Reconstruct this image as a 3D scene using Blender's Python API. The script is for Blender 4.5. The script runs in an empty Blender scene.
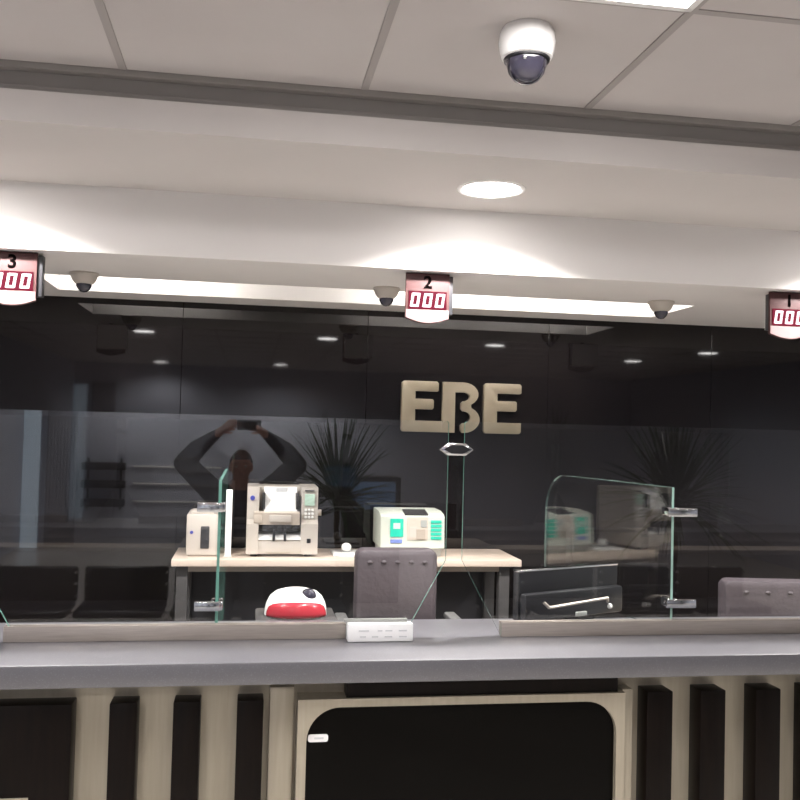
import bpy, bmesh, math, random
from mathutils import Vector, Matrix
random.seed(4)
sc = bpy.context.scene
COL = sc.collection
PI = math.pi

# ------------------------------------------------------------------ materials
def mat(name, col, rough=0.5, metal=0.0, spec=0.5, emit=None, estr=0.0, bump=None, noise=None, coat=0.0):
    m = bpy.data.materials.new(name); m.use_nodes = True
    nt = m.node_tree; b = nt.nodes['Principled BSDF']
    b.inputs['Base Color'].default_value = (*col, 1)
    b.inputs['Roughness'].default_value = rough
    b.inputs['Metallic'].default_value = metal
    b.inputs['Specular IOR Level'].default_value = spec
    b.inputs['Coat Weight'].default_value = coat
    if emit:
        b.inputs['Emission Color'].default_value = (*emit, 1)
        b.inputs['Emission Strength'].default_value = estr
    tc = nt.nodes.new('ShaderNodeTexCoord')
    if noise:      # (scale, second colour, contrast low, high)
        n = nt.nodes.new('ShaderNodeTexNoise'); n.inputs['Scale'].default_value = noise[0]
        n.inputs['Detail'].default_value = 4
        sx = noise[4] if len(noise) > 4 else (1, 1, 1)
        mp = nt.nodes.new('ShaderNodeMapping'); mp.inputs['Scale'].default_value = sx
        nt.links.new(tc.outputs['Object'], mp.inputs['Vector']); nt.links.new(mp.outputs[0], n.inputs['Vector'])
        r = nt.nodes.new('ShaderNodeValToRGB')
        r.color_ramp.elements[0].position = noise[2]; r.color_ramp.elements[1].position = noise[3]
        r.color_ramp.elements[0].color = (*col, 1); r.color_ramp.elements[1].color = (*noise[1], 1)
        nt.links.new(n.outputs['Fac'], r.inputs['Fac']); nt.links.new(r.outputs['Color'], b.inputs['Base Color'])
    if bump:
        n = nt.nodes.new('ShaderNodeTexNoise'); n.inputs['Scale'].default_value = bump[0]; n.inputs['Detail'].default_value = 3
        nt.links.new(tc.outputs['Object'], n.inputs['Vector'])
        u = nt.nodes.new('ShaderNodeBump'); u.inputs['Strength'].default_value = bump[1]; u.inputs['Distance'].default_value = 0.01
        nt.links.new(n.outputs['Fac'], u.inputs['Height']); nt.links.new(u.outputs[0], b.inputs['Normal'])
    return m

def glass(name, tint, f0=0.042):
    """thin clear sheet: Schlick reflection over plain transmission on each face"""
    m = bpy.data.materials.new(name); m.use_nodes = True
    nt = m.node_tree; nt.nodes.clear()
    N = nt.nodes.new; L = nt.links.new
    out = N('ShaderNodeOutputMaterial'); mix = N('ShaderNodeMixShader')
    tr = N('ShaderNodeBsdfTransparent'); tr.inputs['Color'].default_value = (*tint, 1)
    gl = N('ShaderNodeBsdfGlossy'); gl.inputs['Roughness'].default_value = 0.0; gl.inputs['Color'].default_value = (1, 1, 1, 1)
    geo = N('ShaderNodeNewGeometry')
    dot = N('ShaderNodeVectorMath'); dot.operation = 'DOT_PRODUCT'
    L(geo.outputs['Incoming'], dot.inputs[0]); L(geo.outputs['Normal'], dot.inputs[1])
    ab = N('ShaderNodeMath'); ab.operation = 'ABSOLUTE'; L(dot.outputs['Value'], ab.inputs[0])
    su = N('ShaderNodeMath'); su.operation = 'SUBTRACT'; su.inputs[0].default_value = 1; L(ab.outputs[0], su.inputs[1]); su.use_clamp = True
    pw = N('ShaderNodeMath'); pw.operation = 'POWER'; pw.inputs[1].default_value = 5; L(su.outputs[0], pw.inputs[0])
    ma = N('ShaderNodeMath'); ma.operation = 'MULTIPLY_ADD'; ma.inputs[1].default_value = 1 - f0; ma.inputs[2].default_value = f0
    L(pw.outputs[0], ma.inputs[0]); L(ma.outputs[0], mix.inputs['Fac'])
    L(tr.outputs[0], mix.inputs[1]); L(gl.outputs[0], mix.inputs[2]); L(mix.outputs[0], out.inputs['Surface'])
    return m

M = {}
M['ceiling'] = mat('ceiling_board', (.51, .475, .46), .9, noise=(3, (.54, .505, .49), .3, .7))
M['grid'] = mat('ceiling_grid', (.36, .33, .315), .7)
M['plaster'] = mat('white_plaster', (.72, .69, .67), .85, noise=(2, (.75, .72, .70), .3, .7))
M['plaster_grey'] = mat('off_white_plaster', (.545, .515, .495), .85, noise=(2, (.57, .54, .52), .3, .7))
M['reveal'] = mat('grey_reveal', (.30, .28, .265), .6)
M['lobby'] = mat('lobby_wall_paint', (.40, .42, .49), .8, noise=(1.2, (.44, .46, .53), .3, .7))
M['stone'] = mat('black_polished_stone', (.006, .005, .0055), .03, spec=.45, noise=(2.2, (.010, .008, .008), .35, .75))
M['floor'] = mat('floor_tile', (.58, .55, .52), .25, noise=(6, (.64, .61, .57), .3, .7))
M['staff_floor'] = mat('staff_vinyl', (.42, .40, .38), .9)
M['quartz'] = mat('grey_quartz', (.080, .078, .090), .42, spec=1.0, noise=(260, (.155, .155, .172), .56, .78), coat=.6)
M['quartz'].node_tree.nodes['Principled BSDF'].inputs['Coat Roughness'].default_value = .38
M['champagne'] = mat('brushed_champagne_metal', (.445, .40, .315), .42, metal=.3, noise=(7, (.39, .345, .265), .3, .75, (9, 9, .6)))
M['dark_panel'] = mat('dark_wood_panel', (.005, .0035, .003), .35, spec=.12, noise=(5, (.009, .006, .0045), .3, .7, (12, 12, 1)))
M['black_glass'] = mat('black_glass', (.003, .0025, .002), .05, spec=.07)
M['steel'] = mat('brushed_steel_rail', (.52, .465, .42), .35, metal=.7, noise=(10, (.44, .39, .35), .3, .7, (1, 20, 20)))
M['chrome'] = mat('chrome', (.78, .78, .8), .12, metal=1)
M['glass'] = glass('clear_glass', (.985, .992, .99))
M['glass_div'] = glass('divider_glass', (.97, .985, .98), .045)
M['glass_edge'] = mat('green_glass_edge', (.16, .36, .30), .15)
M['glass_edge_lit'] = mat('lit_glass_edge', (.36, .56, .49), .12)  # lighter copy of the edge colour, with the light it catches painted in
M['glass_edge_shade'] = mat('shaded_glass_edge', (.03, .05, .048), .12)  # darker copy of the edge colour, with shade painted in
M['print_black'] = mat('matt_black_print', (.0015, .001, .001), .9, spec=0)
M['birch'] = mat('pale_wood_laminate', (.60, .50, .42), .4, noise=(4, (.55, .45, .37), .3, .7, (1, 12, 12)))
M['grey_metal'] = mat('grey_painted_metal', (.055, .052, .052), .45)
M['dark_metal'] = mat('dark_metal', (.03, .03, .034), .4)
M['cream'] = mat('cream_plastic', (.50, .455, .405), .4)
M['cream_dark'] = mat('beige_plastic', (.40, .34, .28), .45)
M['white'] = mat('white_plastic', (.85, .84, .82), .35)
M['paper'] = mat('white_card', (.92, .92, .92), .6)
M['ink'] = mat('grey_print', (.66, .67, .68), .7)
M['black'] = mat('black_plastic', (.012, .012, .014), .35)
M['dark_hole'] = mat('dark_recess', (.02, .018, .018), .6)
M['blue'] = mat('blue_mark', (.05, .06, .35), .4)
M['blue_strip'] = mat('blue_label', (.16, .22, .50), .4)
M['lcd'] = mat('pale_green_screen', (.48, .66, .55), .25)
M['teal'] = mat('green_keypad', (.02, .48, .34), .35)
M['pale_mint'] = mat('mint_white_plastic', (.54, .57, .50), .4)
M['hopper'] = mat('hopper_beige', (.52, .45, .38), .5)
M['grey_base'] = mat('grey_plastic', (.33, .34, .32), .5)
M['leather'] = mat('grey_leather', (.075, .062, .070), .48, bump=(45, .25))
M['leather_dark'] = mat('black_leather', (.016, .016, .022), .38, bump=(45, .25))
M['arm'] = mat('arm_rubber', (.10, .10, .10), .5)
M['red'] = mat('red_plastic', (.42, .03, .045), .25)
M['gold'] = mat('brushed_gold_letter', (.30, .255, .19), .42, metal=.3, noise=(6, (.25, .21, .15), .3, .7))
M['bubble'] = mat('smoked_bubble', (.035, .032, .05), .06, coat=.6)
M['sign_face'] = mat('glow_tinted_sign_face', (.068, .030, .030), .5, spec=.2)  # red LED glow painted into the greyish-white plate colour
M['sign_low'] = mat('glow_tinted_lower_face', (.2, .14, .14), .5, spec=.2)  # LED glow tint painted into the white lower panel
M['led_red'] = mat('red_display', (.012, .0, .002), .6, spec=.05, emit=(.9, .005, .10), estr=.1)
M['led_white'] = mat('lit_digit', (.12, .06, .07), .5, spec=.1, emit=(1, .66, .72), estr=1.0)
M['lamp'] = mat('lit_lamp', (1, 1, 1), .5, emit=(1, .97, .95), estr=14)
M['panel_lamp'] = mat('lit_panel', (1, 1, 1), .5, emit=(1, .96, .95), estr=12.0)
M['tube'] = mat('lit_tube', (1, 1, 1), .5, emit=(1, .97, .93), estr=36)
M['leaf'] = mat('dark_green_leaf', (.018, .035, .016), .45, noise=(8, (.03, .06, .022), .3, .7))
M['bark'] = mat('plant_stem', (.10, .07, .05), .8)
M['pot'] = mat('dark_pot', (.05, .045, .045), .4)
M['soil'] = mat('potting_soil', (.03, .02, .015), .95)
M['skin'] = mat('skin', (.36, .17, .12), .5)
M['sweater'] = mat('dark_sweater', (.022, .024, .035), .9, bump=(120, .3))
M['trousers'] = mat('dark_trousers', (.03, .03, .04), .85)
M['shoe'] = mat('shoe_leather', (.012, .01, .01), .4)
M['hair'] = mat('dark_hair', (.03, .012, .010), .6)
M['lip'] = mat('lip', (.26, .09, .08), .5)
M['eye'] = mat('eye', (.6, .58, .55), .2)
M['pupil'] = mat('pupil', (.02, .012, .01), .2)
M['screen'] = mat('lit_blue_screen', (.05, .1, .2), .3, emit=(.2, .32, .5), estr=.35)
M['curtain'] = mat('grey_curtain', (.20, .20, .23), .9)
M['frost'] = mat('pale_window_blind', (.55, .62, .70), .6, emit=(.55, .68, .8), estr=.6)

# ------------------------------------------------------------------ mesh helpers
class MB:
    def __init__(s): s.bm = bmesh.new()
    def add(s, other, mi=0):
        me = bpy.data.meshes.new('t'); other.to_mesh(me); other.free()
        n = len(s.bm.faces); s.bm.from_mesh(me); bpy.data.meshes.remove(me)
        s.bm.faces.ensure_lookup_table()
        for f in s.bm.faces[n:]: f.material_index = mi
        return s
    def box(s, x0, x1, y0, y1, z0, z1, bev=0, seg=2, mi=0, mx=None):
        b = bmesh.new(); bmesh.ops.create_cube(b, size=1)
        for v in b.verts:
            v.co = Vector(((x0+x1)/2 + v.co.x*(x1-x0), (y0+y1)/2 + v.co.y*(y1-y0), (z0+z1)/2 + v.co.z*(z1-z0)))
        if bev: bmesh.ops.bevel(b, geom=b.edges[:], offset=bev, segments=seg, affect='EDGES', profile=.5)
        if mx is not None: bmesh.ops.transform(b, matrix=mx, verts=b.verts)
        return s.add(b, mi)
    def cyl(s, p, q, r, r2=None, seg=20, mi=0, cap=True):
        p = Vector(p); q = Vector(q); d = q-p
        b = bmesh.new(); bmesh.ops.create_cone(b, cap_ends=cap, segments=seg, radius1=r, radius2=r if r2 is None else r2, depth=d.length)
        mx = Matrix.Translation((p+q)/2) @ d.to_track_quat('Z', 'Y').to_matrix().to_4x4()
        bmesh.ops.transform(b, matrix=mx, verts=b.verts)
        return s.add(b, mi)
    def ball(s, c, r, sx=1, sy=1, sz=1, mi=0, seg=20):
        b = bmesh.new(); bmesh.ops.create_uvsphere(b, u_segments=seg, v_segments=seg*2//3, radius=r)
        for v in b.verts: v.co = Vector(c) + Vector((v.co.x*sx, v.co.y*sy, v.co.z*sz))
        return s.add(b, mi)
    def lathe(s, c, prof, seg=32, mi=0):
        """prof: list of (radius, z); closed with caps where radius 0"""
        b = bmesh.new(); rings = []
        for r, z in prof:
            if r < 1e-5: rings.append([b.verts.new((c[0], c[1], c[2]+z))])
            else: rings.append([b.verts.new((c[0]+r*math.cos(2*PI*k/seg), c[1]+r*math.sin(2*PI*k/seg), c[2]+z)) for k in range(seg)])
        for a, d in zip(rings, rings[1:]):
            for k in range(seg):
                k2 = (k+1) % seg
                vs = [a[k % len(a)], a[k2 % len(a)], d[k2 % len(d)], d[k % len(d)]]
                u = []
                for v in vs:
                    if v not in u: u.append(v)
                if len(u) > 2: b.faces.new(u)
        bmesh.ops.recalc_face_normals(b, faces=b.faces)
        return s.add(b, mi)
    def prism(s, pts, fn, d0, d1, mi=0, side=None, bev=0):
        """polygon pts (u,v) extruded from d0 to d1; fn(u,v,d) -> xyz; side = material index for rim faces"""
        b = bmesh.new()
        A = [b.verts.new(fn(u, v, d0)) for u, v in pts]; B = [b.verts.new(fn(u, v, d1)) for u, v in pts]
        fa = b.faces.new(A); fb = b.faces.new(B[::-1]); n = len(pts); rim = []
        for k in range(n): rim.append(b.faces.new((A[k], B[k], B[(k+1) % n], A[(k+1) % n])))
        bmesh.ops.recalc_face_normals(b, faces=b.faces)
        if bev:
            es = list(fa.edges)
            bmesh.ops.bevel(b, geom=es, offset=bev, segments=2, affect='EDGES', profile=.5)
        ids = None
        if side is not None:
            ids = set(f.index for f in rim); b.faces.index_update(); ids = [f.index for f in rim]
        me = bpy.data.meshes.new('t'); b.to_mesh(me); b.free()
        n0 = len(s.bm.faces); s.bm.from_mesh(me); bpy.data.meshes.remove(me); s.bm.faces.ensure_lookup_table()
        for i, f in enumerate(s.bm.faces[n0:]): f.material_index = side if (ids and i in ids) else mi
        return s
    def tube(s, pts, r, seg=10, mi=0):
        pts = [Vector(p) for p in pts]
        for a, d in zip(pts, pts[1:]): s.cyl(a, d, r, seg=seg, mi=mi)
        for p in pts[1:-1]: s.ball(p, r*1.0, mi=mi, seg=seg)
        return s
    def build(s, name, m, parent=None, smooth=True, label=None):
        me = bpy.data.meshes.new(name); s.bm.to_mesh(me); s.bm.free()
        o = bpy.data.objects.new(name, me); COL.objects.link(o)
        for x in (m if isinstance(m, (list, tuple)) else [m]): me.materials.append(M[x])
        if smooth:
            for p in me.polygons: p.use_smooth = True
            try: me.set_sharp_from_angle(angle=math.radians(35))
            except Exception: pass
        if parent is not None:
            o.parent = parent; me.transform(Matrix.Translation(-Vector(wloc(parent))))
        if label: o['label'] = label
        return o

def wloc(o):
    p = Vector(o.location)
    while o.parent is not None: o = o.parent; p += Vector(o.location)
    return p
def thing(name, label, cat, loc, group=None):
    o = bpy.data.objects.new(name, None); COL.objects.link(o); o.location = loc; o.empty_display_size = .05
    o['label'] = label; o['category'] = cat
    if group: o['group'] = group
    return o
def tag(o, label, cat, group=None):
    o['label'] = label; o['category'] = cat
    if group: o['group'] = group
    return o
def struct(name, mb, m, smooth=False, parent=None):
    o = mb.build(name, m, parent, smooth=smooth)
    if parent is None: o['kind'] = 'structure'
    return o
def dup(root, loc, label, group=None):
    r = root.copy(); COL.objects.link(r); r.location = loc; r['label'] = label
    if group: r['group'] = group
    for ch in list(root.children):
        c = ch.copy(); COL.objects.link(c); c.parent = r
        for g in list(ch.children):
            d = g.copy(); COL.objects.link(d); d.parent = c
    return r
def text_mesh(mb, s, size, fn, depth=.002, mi=0):
    cu = bpy.data.curves.new('t', 'FONT'); cu.body = s; cu.size = size; cu.align_x = 'CENTER'; cu.extrude = depth/2; cu.offset = size*.028
    o = bpy.data.objects.new('t', cu); COL.objects.link(o)
    dg = bpy.context.evaluated_depsgraph_get(); me = bpy.data.meshes.new_from_object(o.evaluated_get(dg))
    for v in me.vertices: v.co = Vector(fn(v.co.x, v.co.y, v.co.z))
    n0 = len(mb.bm.faces); mb.bm.from_mesh(me); mb.bm.faces.ensure_lookup_table()
    for f in mb.bm.faces[n0:]: f.material_index = mi
    bpy.data.objects.remove(o); bpy.data.curves.remove(cu); bpy.data.meshes.remove(me)
def rrect(x0, x1, z0, z1, r, n=6, corners=(1, 1, 1, 1)):
    """rounded rectangle; corners = bl, br, tr, tl"""
    out = []
    for k, (cx, cz, a0) in enumerate(((x0, z0, PI), (x1, z0, 1.5*PI), (x1, z1, 0), (x0, z1, .5*PI))):
        if not corners[k]: out.append((cx, cz)); continue
        ox = cx + (r if cx == x0 else -r); oz = cz + (r if cz == z0 else -r)
        for i in range(n+1):
            a = a0 + (PI/2)*i/n; out.append((ox + r*math.cos(a), oz + r*math.sin(a)))
    return out
XZ = lambda u, v, d: (u, d, v)
YZ = lambda u, v, d: (d, u, v)

# ------------------------------------------------------------------ key dimensions (metres)
EYE = 1.83
XL, XR, YF, YW = -3.2, 7.6, -7.6, 5.05
ZC, ZS, ZT, ZF = 2.925, 2.48, 2.737, .30       # ceiling, low soffit, strip ceiling, staff floor
YG = 3.2                                       # teller screen
PITCH = 1.623                                  # teller positions
ST = (-.904, .719, 2.342)

# ------------------------------------------------------------------ the setting
struct('floor', MB().box(XL, XR, YF, 3.3, -.1, 0), 'floor')
struct('floor_staff', MB().box(XL, XR, 3.3, YW, -.1, ZF), 'staff_floor')
struct('wall_left', MB().box(XL-.15, XL, YF, YW, 0, 3.1), 'lobby')
struct('wall_right', MB().box(XR, XR+.15, YF, YW, 0, 3.1), 'lobby')
struct('wall_front', MB().box(XL-.15, XR+.15, YF-.15, YF, 0, 3.1), 'lobby')
b = MB(); b.box(XL, XR, YW+.03, YW+.18, 0, 3.1)
xs = [XL, -2.36, -1.363, -.367, .629, 1.667, 2.66, 3.66, 4.66, 5.66, 6.66, XR]
for a, d in zip(xs, xs[1:]): b.box(a+.0004, d-.0004, YW, YW+.035, ZF, ZS, bev=.0015, seg=1)
struct('wall_back', b, 'stone')
struct('ceiling', MB().box(XL, XR, YF, 2.945, ZC, ZC+.1), 'ceiling')
b = MB()
x = -.42 - .755*3
while x < XR:
    b.box(x-.012, x+.012, YF, 2.94, ZC-.004, ZC+.01); x += .755
y = 2.2
while y > YF:
    b.box(XL, XR, y-.012, y+.012, ZC-.0035, ZC+.01); y -= .755
struct('ceiling_grid', b, 'grid')
b = MB().box(XL, XR, 2.985, 3.08, 2.82, ZC+.1).box(XL, XR, 2.95, 2.99, ZC-.018, ZC+.1).box(XL, XR, 2.962, 2.99, 2.822, 2.858, bev=.004)
struct('trim_1', b, 'reveal')
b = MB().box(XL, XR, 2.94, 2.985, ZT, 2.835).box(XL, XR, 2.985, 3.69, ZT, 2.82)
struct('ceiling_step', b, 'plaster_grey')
SX0, SX1, SY0, SY1 = -.955, 2.17, 4.30, 4.79
b = MB().box(XL, XR, 3.69, 3.75, ZS, 2.82)
b.box(XL, XR, 3.75, SY0, ZS, ZS+.03).box(XL, XR, SY1, YW, ZS, ZS+.03).box(XL, SX0, SY0, SY1, ZS, ZS+.03).box(SX1, XR, SY0, SY1, ZS, ZS+.03)
b.box(SX0-.02, SX1+.02, SY0-.02, SY1+.02, 2.70, 2.72)
b.box(SX0-.02, SX1+.02, SY0-.02, SY0, ZS+.03, 2.70).box(SX0-.02, SX1+.02, SY1, SY1+.02, ZS+.03, 2.70)
b.box(SX0-.02, SX0, SY0, SY1, ZS+.03, 2.70).box(SX1, SX1+.02, SY0, SY1, ZS+.03, 2.70)
b.box(XL, XR, SY1+.02, YW+.1, ZS+.03, 2.8)
struct('ceiling_bulkhead', b, 'plaster')
# far lobby wall: blind by the corner, door and shelf boards that show as reflections
struct('window_1', MB().box(-3.19, -2.96, YF, YF+.05, .0, 2.5, bev=.01), 'frost')
b = MB()
for k in range(9): b.cyl((-2.83+k*.045, YF+.07, .05), (-2.83+k*.045, YF+.07, 2.55), .028, seg=10)
tag(b.build('curtain', 'curtain'), 'grey pleated curtain at the corner of the lobby, mirrored at far left of the screen', 'curtain')
sh = thing('wall_rack', 'wall rack of three dark boards in the lobby, mirrored left in the glass screen', 'rack', (-2.05, YF, .6))
for z in (.66, .93, 1.19):
    MB().box(-2.36, -1.75, YF+.002, YF+.16, z-.055, z+.055, bev=.008).build('board', 'black', sh)
for x in (-2.30, -1.84): MB().box(x, x+.03, YF, YF+.03, .55, 1.3).build('bracket', 'dark_metal', sh)
rl = thing('wall_rail', 'pale horizontal handrail set on the lobby wall, mirrored behind the photographer', 'rail', (-1.0, YF, .6))
for z in (.68, .94, 1.19):
    MB().box(-1.66, -.4, YF+.0, YF+.03, z-.012, z+.012).build('strip', 'white', rl)

# ------------------------------------------------------------------ ceiling fixtures
def panel_light(x0, y0, label):
    t = thing('ceiling_panel_light', label, 'ceiling light', (x0+.37, y0+.37, ZC-.004), 'ceiling panel lights')
    b = MB(); w = .73
    b.box(x0, x0+w, y0, y0+.02, ZC-.012, ZC-.001).box(x0, x0+w, y0+w-.02, y0+w, ZC-.012, ZC-.001)
    b.box(x0, x0+.02, y0, y0+w, ZC-.012, ZC-.001).box(x0+w-.02, x0+w, y0, y0+w, ZC-.012, ZC-.001)
    b.build('frame', 'white', t)
    MB().box(x0+.015, x0+w-.015, y0+.015, y0+w-.015, ZC-.008, ZC-.001).build('diffuser', 'panel_lamp', t, smooth=False)
    return t
p0 = panel_light(.352, 1.458, 'square lit ceiling panel at the top edge right of the dome camera')
dup(p0, (-1.528, 1.828, ZC-.004), 'square lit ceiling panel over the lobby, left of the frame')
def downlight(x, y, z, label, grp, r=.105):
    t = thing('downlight', label, 'downlight', (x, y, z), grp)
    MB().lathe((x, y, z), [(r*1.0, -.001), (r*1.12, -.006), (r*1.2, -.004), (r*1.22, -.0005)]).build('trim_ring', 'white', t)
    MB().cyl((x, y, z-.004), (x, y, z-.001), r, seg=32).build('lens', 'lamp', t, smooth=False)
    return t
d0 = downlight(.868, 3.345, ZT, 'round lit downlight in the stepped ceiling above the middle teller', 'teller downlights')
dd = [dup(d0, (-1.03, 3.345, ZT), 'round lit downlight in the stepped ceiling above the left teller'),
      dup(d0, (.868+1.84, 3.345, ZT), 'round lit downlight in the stepped ceiling above the right teller'),
      dup(d0, (.868+2*1.84, 3.345, ZT), 'round lit downlight in the stepped ceiling beyond the right teller')]
l0 = downlight(-1.28, -1.3, ZC, 'small round lobby downlight mirrored top left in the black wall', 'lobby downlights', .12)
for x, y, s in ((.92, -1.3, 'mirrored above the left letter'), (3.05, -1.3, 'mirrored above the middle letters'), (5.9, -1.2, 'mirrored at the right of the black wall'),
                (-1.6, -6.9, 'mirrored smallest at the left of the black wall'), (.52, -6.5, 'mirrored small left of centre in the black wall'), (5.6, -2.9, 'mirrored small right of the letters')):
    dup(l0, (x, y, ZC), 'small round lobby downlight ' + s)
def spot(name, x, y, z, w, ang=150, blend=.55, size=.05, col=(1, .96, .93)):
    ld = bpy.data.lights.new(name, 'SPOT'); ld.energy = w; ld.spot_size = math.radians(ang); ld.spot_blend = blend
    ld.shadow_soft_size = size; ld.color = col
    o = bpy.data.objects.new(name, ld); COL.objects.link(o); o.location = (x, y, z); return o
for k in range(-1, 3): spot('downlight_lamp', .868+1.84*k - (.058 if k < 0 else 0), 3.345, ZT-.012, 135, 143, .4)
for x, y, e in ((-1.28, -1.3, 110), (.92, -1.3, 40), (3.05, -1.3, 20), (5.9, -1.2, 25), (-1.6, -6.9, 95), (.52, -6.5, 120), (5.6, -2.9, 100)): spot('lobby_lamp', x, y, ZC-.03, e, 160, .6)
# tubes inside the soffit slot
for x0, x1, s in ((-.93, -.16, 'left'), (.62, 1.36, 'middle'), (1.40, 2.14, 'right')):
    t = thing('fluorescent_tube', 'lit fluorescent tube inside the soffit slot, %s one of the three' % s, 'tube light', ((x0+x1)/2, 4.46, 2.69), 'soffit tubes')
    MB().box(x0, x1, 4.435, 4.485, 2.665, 2.70).build('batten', 'white', t)
    MB().cyl((x0+.03, 4.46, 2.645), (x1-.03, 4.46, 2.645), .013).build('tube', 'tube', t)
    for x in (x0+.005, x1-.035): MB().cyl((x, 4.46, 2.645), (x+.03, 4.46, 2.645), .016).build('end_cap', 'white', t)

# dome camera on the ceiling
t = thing('dome_camera', 'white dome security camera with dark bubble on the tiled ceiling', 'security camera', (.714, 2.40, ZC))
MB().lathe((.714, 2.40, ZC), [(0, .003), (.066, .003), (.074, -.014), (.077, -.038), (.074, -.062), (.068, -.08), (.058, -.086), (0, -.086)]).build('housing', 'white', t)
MB().lathe((.714, 2.40, ZC), [(.058, -.082), (.063, -.084), (.062, -.089), (.056, -.091)]).build('ring', 'black', t)
MB().lathe((.714, 2.40, ZC), [(.056, -.085), (.055, -.100), (.048, -.122), (.034, -.139), (.018, -.148), (0, -.151)]).build('bubble', 'bubble', t)
MB().ball((.714-.02, 2.40-.05, ZC-.098), .006).build('bubble_glint', 'chrome', t)  # chrome bead added as the highlight on the dark bubble
# three small cameras under the soffit
def mini(x, y, label):
    t = thing('mini_dome_camera', label, 'security camera', (x, y, ZS), 'small soffit cameras')
    MB().lathe((x, y, ZS), [(0, .003), (.062, .003), (.062, -.001), (.064, -.008), (.057, -.014), (.052, -.03), (.042, -.044), (.032, -.05), (0, -.05)]).build('housing', 'cream', t)
    MB().lathe((x, y, ZS), [(.033, -.048), (.033, -.058), (.026, -.072), (.014, -.083), (0, -.086)]).build('bubble', 'bubble', t)
    return t
m0 = mini(-.735, 4.215, 'small cream dome camera under the soffit beside the number 3 sign')
dup(m0, (.607, 4.215, ZS), 'small cream dome camera under the soffit just left of the number 2 sign')
dup(m0, (1.955, 4.215, ZS), 'small cream dome camera near the right end of the lit soffit slot')

# number signs
def sign(xc, digit, label):
    t = thing('number_sign', label, 'sign', (xc, 3.76, ZS), 'teller number signs')
    x0, x1, zb, zt = xc-.092, xc+.092, 2.289, ZS-.004
    low = [(x0, zb)] + [(x0+(x1-x0)*k/10, zb-.022*math.sin(PI*k/10)) for k in range(1, 10)] + [(x1, zb)]
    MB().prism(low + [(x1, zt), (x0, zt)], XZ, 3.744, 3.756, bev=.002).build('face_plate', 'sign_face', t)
    MB().box(x0+.01, x1+.018, 3.757, 3.80, zb+.02, zt-.006, bev=.003).cyl((xc, 3.78, zt-.01), (xc, 3.78, ZS+.004), .012).build('housing', 'dark_metal', t)
    MB().box(x0+.012, x1+.016, 3.80, 3.804, zb+.022, zt-.008).build('added_back_cover', 'white', t)  # white sheet added to lighten the sign back mirrored in the wall
    lowp = [(x0+.002, zb+.003)] + [(x0+.002+(x1-x0-.004)*k/10, zb+.003-.021*math.sin(PI*k/10)) for k in range(1, 10)] + [(x1-.002, zb+.003)]
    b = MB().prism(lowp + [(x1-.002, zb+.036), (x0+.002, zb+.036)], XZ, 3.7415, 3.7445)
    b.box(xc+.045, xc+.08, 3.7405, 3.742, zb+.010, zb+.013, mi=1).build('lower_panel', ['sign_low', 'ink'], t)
    wz0, wz1 = zb+.038, zb+.112
    MB().box(x0+.012, x1-.012, 3.741, 3.745, wz0, wz1).build('display_window', 'led_red', t, smooth=False)
    b = MB()
    for k in range(3):
        cx = xc + (k-1)*.052; h = .058; w = .036; s = .0105; zc = (wz0+wz1)/2; sl = .14
        def F(u, v, d, cx=cx, zc=zc): return (cx + u + v*sl, d, zc + v)
        g = .0012
        for sx in (-1, 1):
            for a, c in ((g, h/2-g), (-h/2+g, -g)):
                u0, u1 = sorted((sx*w/2, sx*(w/2-s)))
                b.prism([(u0, a), (u1, a), (u1, c), (u0, c)], F, 3.739, 3.7415)
        for v0, v1 in ((h/2-s, h/2), (-h/2, -h/2+s)):
            b.prism([(-w/2+.004, v0), (w/2-.004, v0), (w/2-.004, v1), (-w/2+.004, v1)], F, 3.7392, 3.7415)
    b.build('digits', 'led_white', t, smooth=False)
    b = MB(); text_mesh(b, digit, .072, lambda x, y, z: (xc+.0+x, 3.7425 - z, zb+.126+y))
    b.build('number', 'print_black', t, smooth=False)
    return t
sign(-.921, '3', 'hanging number 3 sign with red lit 000, cut by the left edge')
sign(.711, '2', 'hanging number 2 sign with red lit 000, above the gold letters')
sign(2.337, '1', 'hanging number 1 sign with red lit 000, cut by the right edge')

# gold letters on the black wall
t = thing('wall_letters', 'gold letters EBE mounted on the polished black wall', 'sign', (1.16, YW, 1.82))
zb, zt = 1.817, 2.098
def letterE(x0, x1, foot=None):
    st = .078; h = zt-zb; th = .062; mid = zb+.125
    p = [(x0+.012, zb), ((foot or x1-.012), zb)]
    if foot: p += [(foot, zb+th)]
    else: p += [(x1, zb+.012), (x1, zb+th)]
    p += [(x0+st, zb+th), (x0+st, mid), (x1-.034, mid), (x1-.026, mid+.01), (x1-.026, mid+.05), (x1-.034, mid+.058), (x0+st, mid+.058), (x0+st, zt-th+.006), (x1-.006, zt-th+.006), (x1, zt-th+.012), (x1, zt-.01), (x1-.01, zt), (x0+.012, zt), (x0, zt-.012), (x0, zb+.012)]
    return MB().prism(p, XZ, YW-.03, YW-.002, bev=.003)
letterE(.822, 1.030, 1.052).build('letter', 'gold', t)
letterE(1.288, 1.505).build('letter', 'gold', t)
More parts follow.
